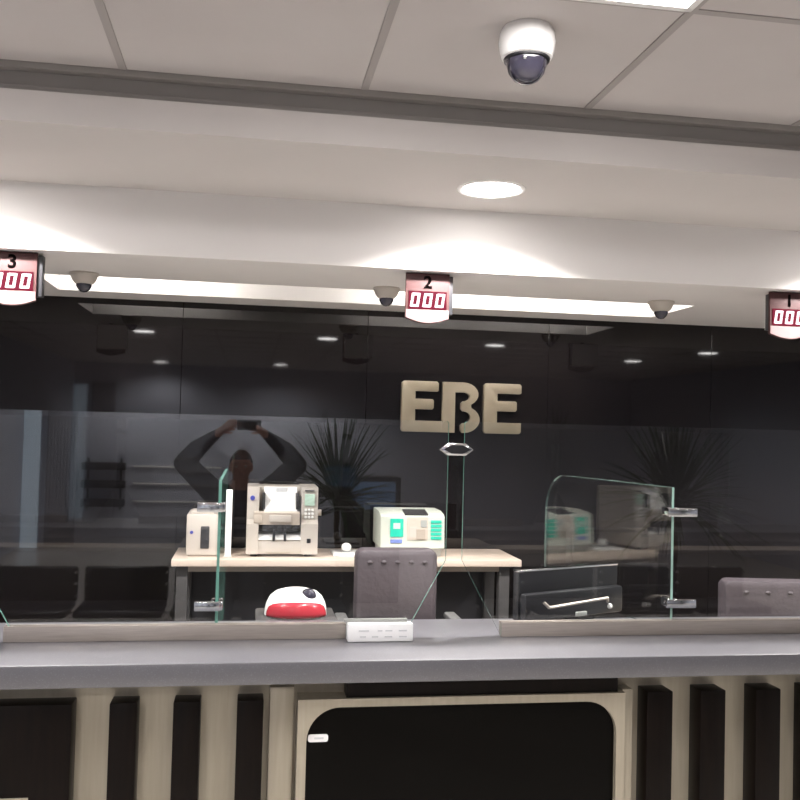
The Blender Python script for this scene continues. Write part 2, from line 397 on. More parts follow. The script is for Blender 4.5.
# the middle letter: stem carried over the top into an open double bowl
bx0, bx1 = 1.052, 1.266
def arc(cx, cz, rx, rz, a0, a1, n=9):
    return [(cx+rx*math.cos(math.radians(a0+(a1-a0)*k/n)), cz+rz*math.sin(math.radians(a0+(a1-a0)*k/n))) for k in range(n+1)]
wz = zb + .148                                   # height of the waist between the bowls
p = [(bx0, zt), (bx0, zb), (bx0+.072, zb), (bx0+.072, zt-.056)]
p += arc(bx1-.092, (zt-.056+wz+.028)/2, .032, (zt-.056-wz-.028)/2, 90, -90)
p += [(bx0+.118, wz+.028), (bx0+.106, wz+.016), (bx0+.106, wz-.016), (bx0+.118, wz-.028)]
p += arc(bx1-.088, (zb+.054+wz-.028)/2, .034, (wz-.028-zb-.054)/2, 90, -90)
p += [(bx0+.118, zb+.054), (bx0+.106, zb+.042), (bx0+.106, zb+.012), (bx0+.118, zb)]
p += arc(bx1-.092, (zb+wz)/2, .092, (wz-zb)/2, -90, 62)
p += arc(bx1-.098, (zt+wz)/2, .088, (zt-wz)/2, -58, 90)
MB().prism(p, XZ, YW-.03, YW-.002).build('letter', 'gold', t)

# ------------------------------------------------------------------ counter
CX0, CX1 = -2.9, 4.6
tag(MB().box(CX0, CX1, 2.883, 3.50, 1.036, 1.106, bev=.006).build('countertop', 'quartz'), 'long grey speckled quartz countertop running across the photo', 'countertop')
t = thing('service_counter', 'teller counter base with pale metal backing and dark upright panels under the countertop', 'counter', (.73, 3.2, 0))
b = MB().box(CX0, CX1, 3.03, 3.30, 0, 1.033)
b.build('backing', 'champagne', t)
PZ = .971
def pan(x0, x1, m='dark_panel', z1=PZ): return MB().box(x0, x1, 2.95, 3.032, .1, z1, bev=.004).build('panel', m, t)
pan(-1.32, -.505)
for x in (-.396, -.206, -.012): pan(x, x+.082)
for x in (1.342, 1.533, 1.736, 1.926, 2.116): pan(x, x+.092)
for x in (-2.0, -1.81, -1.62): pan(x, x+.09)
pan(2.31, 3.3)
MB().box(-1.30, -.622, 2.944, 2.952, .672, .697).build('trim_strip', 'champagne', t)
# framed dark glass panel below the middle teller
o = rrect(.177, 1.262, .10, .958, .004); i = rrect(.206, 1.232, .16, .945, .105, 10)
fb = bmesh.new()
def ring(pts, y): return [fb.verts.new((x, y, z)) for x, z in pts]
def resample(outer, inner):
    (x0, x1, z0, z1) = outer; out = []
    cx = (x0+x1)/2; czz = (z0+z1)/2
    ix = [q[0] for q in inner]; iz = [q[1] for q in inner]; L0, L1, B0, B1 = min(ix), max(ix), min(iz), max(iz)
    for x, z in inner:
        out.append((x0 + (x-L0)/(L1-L0)*(x1-x0) if True else 0, z0 + (z-B0)/(B1-B0)*(z1-z0)))
    # push corner points outward to the straight border
    res = []
    for x, z in out:
        dx = min(x-x0, x1-x); dz = min(z-z0, z1-z)
        if dx < dz: x = x0 if x-x0 < x1-x else x1
        else: z = z0 if z-z0 < z1-z else z1
        res.append((x, z))
    for qx in (x0, x1):
        for qz in (z0, z1):
            k = min(range(len(res)), key=lambda k: (out[k][0]-qx)**2+(out[k][1]-qz)**2); res[k] = (qx, qz)
    return res
op = resample((.177, 1.262, .10, .971), i)
A = ring(op, 2.945); B = ring(i, 2.945); C_ = ring(i, 2.972); D = ring(op, 3.03)
n = len(i)
for k in range(n):
    k2 = (k+1) % n
    for P, Q in ((A, B), (B, C_), (D, A)):
        try: fb.faces.new((P[k], P[k2], Q[k2], Q[k]))
        except ValueError: pass
bmesh.ops.recalc_face_normals(fb, faces=fb.faces)
fr = MB().add(fb).build('frame', 'champagne', t)
inn = MB().box(.19, 1.25, 2.966, 2.99, .12, .955).build('glass_inset', 'black_glass', fr)
MB().box(.33, 1.24, 2.958, 3.031, .9715, 1.03).build('panel', 'dark_panel', t)  # dark strip painting in the shade under the countertop and on the frame top
MB().box(1.264, 1.30, 2.972, 3.03, .0, .975, bev=.002).build('post', 'champagne', t)
MB().box(.03+.06, .166, 2.99, 3.03, .0, 1.0, bev=.002).build('post', 'champagne', t)
b = MB().prism(rrect(.212, .276, .832, .856, .008), XZ, 2.9635, 2.966); b.prism(rrect(.232, .262, .841, .847, .002), XZ, 2.9625, 2.9636, mi=1)
tag(b.build('sticker', ['paper', 'ink']), 'small white sticker at the left of the dark framed panel', 'sticker')

# rails and glass screen
def rail(x0, x1, label):
    t = thing('glass_rail', label, 'rail', ((x0+x1)/2, YG, 1.106), 'steel glass rails')
    MB().box(x0, x1, YG-.016, YG-.0065, 1.1065, 1.158, bev=.0015).build('cheek', 'steel', t)
    MB().box(x0, x1, YG+.0065, YG+.016, 1.1065, 1.158, bev=.0015).build('cheek', 'steel', t)
    MB().box(x0+.002, x1-.002, YG-.006, YG+.006, 1.1065, 1.112).build('base', 'steel', t)
rail(-.768, .348, 'steel base rail under the left glass pane on the countertop')
rail(.898, 2.09, 'steel base rail under the right glass pane on the countertop')
rail(-2.4, -1.26, 'steel base rail on the countertop, left of the frame')
rail(2.52, 3.7, 'steel base rail on the countertop, right of the frame')
def pane(x0, x1, cl, cr, label):
    """glass sheet with its lower corners cut off beside the pass-through"""
    zb, zm, zt = 1.1125, 1.374, 1.862
    p = [(x0+(.145 if cl else 0), zb), (x1-(.14 if cr else 0), zb)]
    if cr: p += [(x1-.118, zb+.045), (x1, zm)]
    p += [(x1, zt-.006), (x1-.006, zt), (x0+.006, zt), (x0, zt-.006)]
    if cl: p += [(x0, zm), (x0+.12, zb+.045)]
    o = MB().prism(p, XZ, YG-.005, YG+.005, side=1).build('glass_screen', ['glass', 'glass_edge'], smooth=False)
    return tag(o, label, 'glass pane', 'teller screen panes')
pane(-.875, .695, True, True, 'clear glass screen pane left of the chrome clip, before the back desk')
pane(.753, 2.318, True, True, 'clear glass screen pane right of the chrome clip, before the monitor')
pane(-2.5, -.933, True, True, 'clear glass screen pane left of the number 3 teller gap')
pane(2.376, 3.8, True, True, 'clear glass screen pane right of the number 1 teller gap')
def clip(xc, label):
    t = thing('glass_clip', label, 'clip', (xc, YG, 1.757), 'pane clips')
    hexa = lambda w, h: [(xc-w, 1.763), (xc-w+.028, 1.763-h), (xc+w-.028, 1.763-h), (xc+w, 1.763), (xc+w-.028, 1.763+h), (xc-w+.028, 1.763+h)]
    MB().prism(hexa(.060, .0215), XZ, YG-.016, YG-.0055, bev=.003).prism(hexa(.060, .0215), XZ, YG+.0055, YG+.016).build('rim', 'chrome', t)
    MB().prism(hexa(.049, .0145), XZ, YG-.019, YG-.0155).build('inlay', 'black', t)
    MB().cyl((xc-.0, YG-.006, 1.763), (xc, YG+.006, 1.763), .008).build('bolt', 'chrome', t)
clip(.724, 'chrome rimmed hexagonal clip joining two panes below the gold letters')
clip(-.904, 'chrome rimmed hexagonal clip joining two panes left of the frame')
clip(2.347, 'chrome rimmed hexagonal clip joining two panes right of the frame')

# divider panes behind the screen
def divider(x, ang, length, side, label):
    t = thing('divider_pane', label, 'glass divider', (x, 3.24, 1.0), 'glass dividers')
    zt = 1.638; R = .17; L = length
    prof = [(0, 1.1065), (.28, 1.1065), (.28, 1.001), (L, 1.001), (L, zt-R)] + [(L-R+R*math.cos(PI/2*k/10), zt-R+R*math.sin(PI/2*k/10)) for k in range(1, 11)] + [(0, zt)]
    ca, sa = math.cos(ang), math.sin(ang)
    fn = lambda u, v, d: (x - u*sa + d*ca, 3.24 + u*ca + d*sa, v)
    b = MB().prism(prof, fn, -.005, .005, side=1)
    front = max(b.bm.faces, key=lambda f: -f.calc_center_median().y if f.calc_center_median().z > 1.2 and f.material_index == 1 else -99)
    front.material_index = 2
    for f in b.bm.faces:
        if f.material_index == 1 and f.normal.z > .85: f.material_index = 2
    b.build('sheet', ['glass_div', 'glass_edge_shade' if side > 0 else 'glass_edge', 'glass_edge' if side < 0 else 'glass_edge_lit'], t, smooth=False)
    for z in (1.213, 1.548):
        x0, x1 = (x-.075, x+.012) if side < 0 else (x-.03, x+.085)
        b = MB().box(x0, x1, 3.212, 3.226, z-.016, z+.016, bev=.003)
        b.box(x-.02, x-.007, 3.226, 3.29, z-.016, z+.016, bev=.003).box(x+.007, x+.02, 3.226, 3.29, z-.016, z+.016, bev=.003)
        b.build('clamp', 'chrome', t)
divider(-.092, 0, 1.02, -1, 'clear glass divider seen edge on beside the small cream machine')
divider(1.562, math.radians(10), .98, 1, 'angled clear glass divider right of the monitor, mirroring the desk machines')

# ------------------------------------------------------------------ staff side
t = thing('teller_worktop', 'long low worktop for the tellers right behind the glass screen', 'worktop', (.73, 3.6, ZF))
MB().box(CX0, CX1, 3.505, 3.74, .97, 1.0, bev=.004).build('top', 'birch', t)
for x in (-2.8, -1.7, -.1, 1.56, 3.1, 4.5): MB().box(x-.015, x+.015, 3.46, 3.72, ZF, .97).build('leg', 'dark_metal', t)

DZ = 1.175
t = thing('back_desk', 'pale wood desk against the black wall carrying the counting machines', 'desk', (.52, 4.8, ZF))
MB().box(-.352, 1.395, 4.59, 5.03, DZ-.034, DZ, bev=.003).build('desktop', 'birch', t)
for x in (-.31, 1.31):
    for y in (4.66, 4.95): MB().box(x-.02, x+.035, y-.025, y+.025, ZF, DZ-.034, bev=.003).build('leg', 'grey_metal', t)
MB().box(-.275, 1.29, 4.64, 4.665, DZ-.066, DZ-.035).build('apron', 'steel', t)
MB().box(-.275, 1.29, 4.965, 4.98, .55, DZ-.066).build('modesty_panel', 'dark_metal', t)

# banknote sorter
t = thing('banknote_sorter', 'large cream banknote sorter left of centre on the back desk', 'money counter', (.176, 4.8, DZ))
x0, x1, y0, y1 = 0.0, .356, 4.68, 5.02
b = MB()
b.prism([(y0, DZ+.014), (y1, DZ+.014), (y1, 1.522), (y0+.05, 1.522), (y0+.035, 1.36), (y0, 1.34)], YZ, x0, x0+.06, bev=.006)
b.prism([(y0, DZ+.014), (y1, DZ+.014), (y1, 1.522), (y0+.05, 1.522), (y0+.035, 1.36), (y0, 1.34)], YZ, x1-.085, x1, bev=.006)
b.box(x0+.055, x1-.08, y0+.004, y1, DZ+.014, 1.262, bev=.004)
b.box(x0+.055, x1-.08, y0+.16, y1, 1.26, 1.518, bev=.004)
b.build('body', 'cream', t)
MB().prism([(y0+.015, 1.382), (y0+.17, 1.40), (y0+.17, 1.515), (y0+.12, 1.518)], YZ, x0+.085, x1-.105).build('hopper_tray', 'white', t)
MB().prism([(y0-.008, 1.395), (y0+.02, 1.402), (y0+.04, 1.345), (y0+.005, 1.335)], YZ, x0+.035, x1-.092, bev=.003).box(x0+.035, x0+.075, y0-.006, y0+.05, 1.345, 1.392, bev=.004).build('hopper_lip', 'hopper', t)
MB().box(x0+.11, x1-.135, y0-.012, y0, 1.35, 1.385, bev=.004).build('lip_plate', 'cream', t)
MB().box(x0+.075, x0+.09, y0+.03, y0+.11, 1.41, 1.49, bev=.004).build('guide', 'dark_hole', t)
MB().box(x1-.112, x1-.097, y0+.03, y0+.11, 1.41, 1.49, bev=.004).build('guide', 'dark_hole', t)
MB().box(x0+.145, x1-.155, y0+.1, y0+.118, 1.492, 1.515).build('label_strip', 'ink', t)
MB().box(x0+.06, x1-.085, y0+.02, y0+.16, 1.30, 1.345).build('stacker_slot', 'dark_hole', t)
MB().prism([(y0-.004, 1.262), (y0+.08, 1.272), (y0+.10, 1.305), (y0+.09, 1.305)], YZ, x0+.06, x1-.085).build('stacker_tray', 'white', t)
for dx in (.08, .112, .155, .198, .232): MB().cyl((x0+dx, y0+.02, 1.318), (x0+dx+.022, y0+.02, 1.318), .013, seg=14).build('roller', 'black', t)
for dx in (.13, .186): MB().box(x0+dx, x0+dx+.012, y0-.010, y0+.02, 1.255, 1.312, bev=.003).build('stop_finger', 'black', t)
MB().box(x1-.068, x1-.018, y0+.028, y0+.044, 1.43, 1.488, bev=.002).build('screen', 'lcd', t, label='pale green screen')
b = MB()
for r in range(3):
    for c in range(3): b.box(x1-.068+c*.017, x1-.056+c*.017, y0+.024, y0+.040, 1.366+r*.018, 1.378+r*.018, bev=.002)
b.build('keypad', 'white', t)
MB().box(x1-.068, x1-.020, y0+.034, y0+.046, 1.503, 1.508).build('name_mark', 'dark_hole', t)
MB().box(x1-.055, x1-.035, y0-.004, y0+.002, 1.245, 1.268, bev=.003).build('power_button', 'black', t)
MB().cyl((x0+.027, y0+.030, 1.466), (x0+.027, y0+.05, 1.466), .012).build('badge', 'blue', t, label='round blue badge')
MB().cyl((x1, y0+.1, 1.39), (x1+.022, y0+.1, 1.39), .016).build('knob', 'cream', t)
for px in (.04, .31):
    for py in (.04, .30): MB().cyl((x0+px, y0+py, DZ), (x0+px, y0+py, DZ+.016), .018).build('foot', 'black', t)
MB().box(x0+.10, x0+.22, y0-.001, y0+.004, 1.196, 1.20).build('seam', 'cream_dark', t)

# small cream banding machine
t = thing('banding_machine', 'small cream boxy banding machine at the left end of the back desk', 'money machine', (-.2, 4.8, DZ))
x0, x1 = -.292, -.13
MB().box(x0, x1, 4.69, 4.98, DZ+.006, 1.384, bev=.008).build('body', 'cream', t)
MB().box(x0+.07, x0+.112, 4.682, 4.72, 1.215, 1.325, bev=.004).build('note_slot', 'dark_hole', t)
MB().cyl((x0+.09, 4.678, 1.30), (x0+.09, 4.69, 1.30), .012).build('guide_roller', 'black', t)
MB().cyl((x0+.095, 4.678, 1.25), (x0+.095, 4.69, 1.25), .014).build('guide_roller', 'black', t)
MB().cyl((x0+.026, 4.685, 1.295), (x0+.026, 4.694, 1.295), .008).build('button', 'blue', t)
MB().box(x0+.02, x0+.13, 4.72, 4.86, 1.384, 1.398, bev=.004).build('lid', 'cream', t)
MB().box(x0+.01, x1-.01, 4.70, 4.97, DZ, DZ+.008).build('foot_plate', 'cream_dark', t)

# white upright card standing in for the divider's lit back edge
t = thing('lit_edge_sliver', 'narrow white upright card standing in for the lit back edge of the glass divider', 'sliver', (-.085, 4.66, DZ))
MB().box(-.104, -.072, 4.655, 4.661, DZ+.004, 1.51, bev=.001).build('sliver', 'paper', t)
MB().box(-.11, -.066, 4.635, 4.685, DZ, DZ+.008, bev=.002).build('stand', 'cream', t)

# green and white note counter
t = thing('note_counter', 'pale note counter with green keypads on the middle of the back desk', 'money counter', (.82, 4.8, DZ))
x0, x1, y0, y1 = .676, 1.010, 4.69, 4.98
b = MB().prism([(y0, 1.225), (y1, 1.225), (y1, 1.43), (y0+.11, 1.43), (y0+.028, 1.415), (y0+.01, 1.40)], YZ, x0, x1, bev=.006); b.build('body', 'pale_mint', t)
MB().prism([(y0+.03, DZ), (y1-.02, DZ), (y1, 1.226), (y0+.004, 1.226)], YZ, x0+.012, x1-.012, bev=.004).build('base', 'grey_base', t)
ff = lambda z: y0 + .01*(z-1.225)/.175 - .001
def face(xa, xb, z0, z1, nm, m, th=.004, lab=None):
    return MB().prism([(ff(z0)-th, z0), (ff(z0)+.02, z0), (ff(z1)+.02, z1), (ff(z1)-th, z1)], YZ, xa, xb).build(nm, m, t, smooth=False, label=lab)
face(x0+.05, x0+.118, 1.290, 1.392, 'display_panel', 'teal', lab='bright green display panel')
face(x0+.066, x0+.102, 1.335, 1.368, 'display_window', 'lcd', .0055)
face(x0+.052, x0+.112, 1.255, 1.275, 'blue_label', 'blue_strip', lab='blue label under the display')
face(x0+.138, x0+.246, 1.272, 1.402, 'pocket', 'hopper', .003)
face(x0+.15, x0+.195, 1.285, 1.345, 'pocket_plate', 'cream', .006)
face(x0+.185, x0+.232, 1.278, 1.335, 'pocket_wheel', 'cream_dark', .009)
face(x0+.208, x0+.240, 1.345, 1.385, 'pocket_guide', 'grey_base', .006)
for k in range(5): face(x0+.262, x0+.318, 1.276+k*.023, 1.292+k*.023, 'key_row', 'teal', .004)
MB().prism([(y0+.022, 1.404), (y0+.11, 1.432), (y0+.12, 1.436), (y0+.02, 1.418)], YZ, x0+.128, x0+.25).build('hopper_slot', 'dark_hole', t)

for ch in t.children:
    ch.data.transform(Matrix.Diagonal((1, 1, .9, 1)))
# small things between the machines
t = thing('computer_mouse', 'small round white mouse sitting on the back desk between the machines', 'mouse', (.5, 4.72, DZ))
MB().ball((.515, 4.80, DZ+.035), .026, 1, 1.2, .9).build('shell', 'white', t)
MB().box(.495, .535, 4.775, 4.825, DZ+.012, DZ+.02, bev=.003).build('sole', 'grey_base', t)
tag(MB().box(.44, .63, 4.70, 4.90, DZ, DZ+.012, bev=.004).build('note_tray', 'white'), 'flat white tray lying on the back desk left of the pale note counter', 'tray')

# chairs
def office_chair(x, y, rz, top, w, label, h=.46):
    t = thing('office_chair', label, 'chair', (0, 0, 0), 'teller chairs')
    zs = top-.50
    def rb(s, *a, **k): return s.box(*a, **k)
    b = MB()
    p = rrect(-w/2, w/2, top-h, top, .035, 5)
    b.prism(p, XZ, .20, .29, bev=.02); b.build('backrest', 'leather', t)
    b = MB()
    for k in range(5): b.ball((-w*.34 + k*w*.17, .198, top-.052), .010, 1.3, .5, .8, seg=10)
    b.build('tuft_button', 'leather', t)
    MB().box(-w/2+.004, w/2-.004, .29, .312, top-h+.02, top-.02, bev=.01).build('back_shell', 'black', t)
    MB().box(-w/2-.02, w/2+.02, -.26, .22, zs-.05, zs+.05, bev=.03, seg=3).build('seat', 'leather', t)
    for s in (-1, 1):
        b = MB().tube([(s*(w/2+.02), .12, zs-.03), (s*(w/2+.06), .12, zs-.03), (s*(w/2+.062), .12, zs+.20)], .014)
        a = b.build('arm_frame', 'dark_metal', t)
        MB().box(s*(w/2+.062)-.026, s*(w/2+.062)+.026, .0, .24, zs+.20, zs+.228, bev=.01).build('arm_pad', 'arm', a)
    MB().cyl((0, 0, ZF+.09), (0, 0, zs-.05), .028).build('gas_column', 'dark_metal', t)
    b = MB(); c = MB()
    for k in range(5):
        a = 2*PI*k/5 + .3; e = (.29*math.cos(a), .29*math.sin(a))
        b.cyl((0, 0, ZF+.11), (e[0], e[1], ZF+.075), .024, .016, seg=10)
    b.build('star_base', 'dark_metal', t)
    for k in range(5):
        a = 2*PI*k/5 + .3; e = (.29*math.cos(a), .29*math.sin(a))
        MB().cyl((e[0]-.022*math.sin(a), e[1]+.022*math.cos(a), ZF+.0305), (e[0]+.022*math.sin(a), e[1]-.022*math.cos(a), ZF+.0305), .030, seg=16).cyl((e[0], e[1], ZF+.03), (e[0], e[1], ZF+.085), .008).build('caster', 'black', t)
    t.location = (x, y, 0); t.rotation_euler = (0, 0, rz)
    return t
office_chair(.648, 3.755, 0, 1.308, .355, 'grey leather office chair in front of the pale note counter', .50)
office_chair(2.44, 3.72, math.radians(-8), 1.175, .60, 'low wide grey leather office chair at the right edge of the photo', .44)

# monitor, seen from its back
t = thing('monitor', 'black computer monitor seen from behind with a silver top edge, left of the angled divider', 'monitor', (0, 0, 0))
W = .515
MB().box(-W/2, W/2, -.012, .02, 1.120, 1.302, bev=.004).build('shell', 'black', t)
MB().box(-W/2, W/2, -.014, .021, 1.3025, 1.3095, bev=.002).build('top_edge', 'chrome', t)
MB().box(-W/2+.02, W/2-.02, .0205, .0225, 1.13, 1.295).build('screen_glass', 'black_glass', t)
MB().box(-W/2+.004, W/2-.004, -.05, -.012, 1.12, 1.225, bev=.012).build('back_bulge', 'black', t)
MB().tube([(-.165, -.052, 1.190), (-.15, -.066, 1.172), (.15, -.066, 1.186), (.165, -.052, 1.170)], .006).build('handle', 'steel', t)
MB().box(-.005, .05, -.060, -.05, 1.124, 1.142, bev=.003).build('socket', 'grey_base', t)
MB().ball((.175, -.054, 1.150), .011).build('lock', 'white', t)
MB().box(-.03, .03, -.03, .01, 1.112, 1.122).build('stand', 'black', t)
MB().box(-.10, .10, -.048, .018, 1.1065, 1.1125, bev=.002).build('stand_base', 'black', t)
t.location = (1.247, 3.485, 0); t.rotation_euler = (0, 0, math.radians(22.8))

# white and red rounded device
t = thing('desk_device', 'white domed device with a red front band behind the left glass pane', 'device', (.199, 3.65, 1.0))
x, y = .199, 3.65
MB().lathe((0, 0, 0), [(0, .198), (.05, .196), (.08, .187), (.101, .170), (.114, .145), (.119, .125), (.121, .10), (0, .10)]).build('shell', 'white', t)
b = MB()
bb = bmesh.new()
pr_ = [(.1085, .162), (.1165, .148), (.1215, .132), (.1235, .118), (.1235, .104)]
cols = []
for k in range(25):
    a = PI*1.14 + PI*.72*k/24
    cols.append([bb.verts.new((r*math.cos(a), r*math.sin(a), z - .02*(abs(k-12)/12)**2*(z-.10)/.06)) for r, z in pr_])
for a, c in zip(cols, cols[1:]):
    for j in range(len(pr_)-1): bb.faces.new((a[j], c[j], c[j+1], a[j+1]))
b.add(bb); o = b.build('band', 'red', t); sm = o.modifiers.new('s', 'SOLIDIFY'); sm.thickness = .004
b = MB().ball((.045, -.05, .178), .05, .62, .7, .56); b.build('reflection_patch', 'bubble', t)  # dark reflection on the shell, built as a solid patch
MB().box(-.155, .155, -.115, .125, .0, .10, bev=.01).build('base_tray', 'grey_metal', t)
for ch in t.children:
    ch.data.transform(Matrix.Translation(Vector((x, y, 1.0))))

# white notice box on the counter
t = thing('notice_box', 'white notice box with two faint printed lines on the countertop beside the gap', 'notice', (.46, 3.14, 1.106))
MB().box(.348, .572, 3.128, 3.168, 1.107, 1.168, bev=.004).build('box', 'paper', t)
MB().box(.338, .556, 3.155, 3.176, 1.168, 1.178, bev=.002).build('back_card', 'grey_base', t)
b = MB()
for z, segs in ((1.142, ((.385, .42), (.45, .466), (.476, .50), (.522, .55))), (1.122, ((.39, .41), (.43, .452), (.474, .50), (.524, .55)))):
    for a, c in segs: b.box(a, c, 3.1268, 3.1282, z, z+.005)
b.build('print', 'ink', t)

# ------------------------------------------------------------------ lobby side (seen mirrored in the glass)
def bench(x0, n, label):
    t = thing('waiting_bench', label, 'bench', (x0+n*.35, -1.0, 0), 'waiting benches')
    Y = -1.05
    MB().box(x0, x0+n*.7, Y-.03, Y+.03, .30, .36).build('beam', 'chrome', t)
    for k in range(n):
        a, c = x0+k*.7+.025, x0+(k+1)*.7-.025
        MB().box(a, c, Y-.20, Y+.26, .36, .42, bev=.025, seg=3).build('seat', 'leather_dark', t)
        MB().box(a, c, Y-.28, Y-.21, .40, .68, bev=.025, seg=3).build('backrest', 'leather_dark', t)
        b = MB()
        for z in (.45, .55, .64): b.cyl((a+.01, Y-.21, z), (a+.01, Y-.185, z), .013).cyl((c-.01, Y-.21, z), (c-.01, Y-.185, z), .013)
        b.build('bolt', 'chrome', t)
    for x in (x0+.2, x0+n*.7-.2): MB().box(x-.025, x+.025, Y-.03, Y+.03, 0, .31).box(x-.03, x+.03, Y-.25, Y+.25, 0, .03, bev=.005).build('leg', 'chrome', t)
bench(-1.98, 4, 'black padded waiting bench in the lobby, mirrored low at the left of the glass')
bench(1.60, 4, 'black padded waiting bench in the lobby, mirrored low at the right of the glass')

def plant(x, y, label, seed, n=75, zc=1.1, L=.72):
    rnd = random.Random(seed)
    t = thing('potted_plant', label, 'plant', (x, y, 0), 'spiky lobby plants')
    MB().lathe((x, y, 0), [(0, 0), (.13, 0), (.17, .3), (.185, .33), (.165, .33), (.15, .29), (0, .29)]).build('pot', 'pot', t)
    MB().cyl((x, y, .28), (x, y, .30), .155).build('soil', 'soil', t)
    MB().tube([(x, y, .29), (x+.02, y, .6), (x-.01, y, .85), (x, y, zc)], .026).build('stem', 'bark', t)
    b = bmesh.new()
    for k in range(n):
        a = rnd.uniform(0, 2*PI); el = math.radians(rnd.choice((rnd.uniform(-25, 20), rnd.uniform(15, 60), rnd.uniform(50, 88))))
        l = L*rnd.uniform(.72, 1.08); w = rnd.uniform(.019, .031)
        base = Vector((x+.02*math.cos(a), y+.02*math.sin(a), zc+rnd.uniform(-.12, .06)))
        side = Vector((-math.sin(a), math.cos(a), 0)); prev = None; p = base; e = el
        for j in range(7):
            f = j/6; ww = w*(1-f)**.8*(0.5+1.2*min(f*2.5, .5)) + .0008
            up = Vector((-math.cos(a)*math.sin(e), -math.sin(a)*math.sin(e), math.cos(e)))
            row = [b.verts.new(p - side*ww + up*ww*.4), b.verts.new(p), b.verts.new(p + side*ww + up*ww*.4)]
            if prev:
                for q in (0, 1): b.faces.new((prev[q], prev[q+1], row[q+1], row[q]))
            prev = row
            p = p + Vector((math.cos(a)*math.cos(e), math.sin(a)*math.cos(e), math.sin(e)))*l/6
            e -= math.radians(5)*(1.2 if el < .9 else .35)
    MB().add(b).build('foliage', 'leaf', t)
plant(.86, -2.5, 'spiky green pot plant in the lobby, mirrored behind the banknote sorter', 3, 95, 1.14, .9)
plant(4.35, -2.6, 'spiky green pot plant in the lobby, mirrored right of the angled divider', 8, 150, 1.12, 1.12)

t = thing('ticket_kiosk', 'dark ticket kiosk with a blue lit screen in the lobby, mirrored in the glass', 'kiosk', (1.30, -3.4, 0))
MB().box(1.0, 1.60, -3.6, -3.25, 0, 1.32, bev=.02).build('cabinet', 'dark_metal', t)
MB().box(1.05, 1.54, -3.255, -3.245, .98, 1.27, bev=.004).build('screen', 'screen', t)
MB().box(1.22, 1.38, -3.258, -3.243, .80, .83).build('ticket_slot', 'black', t)

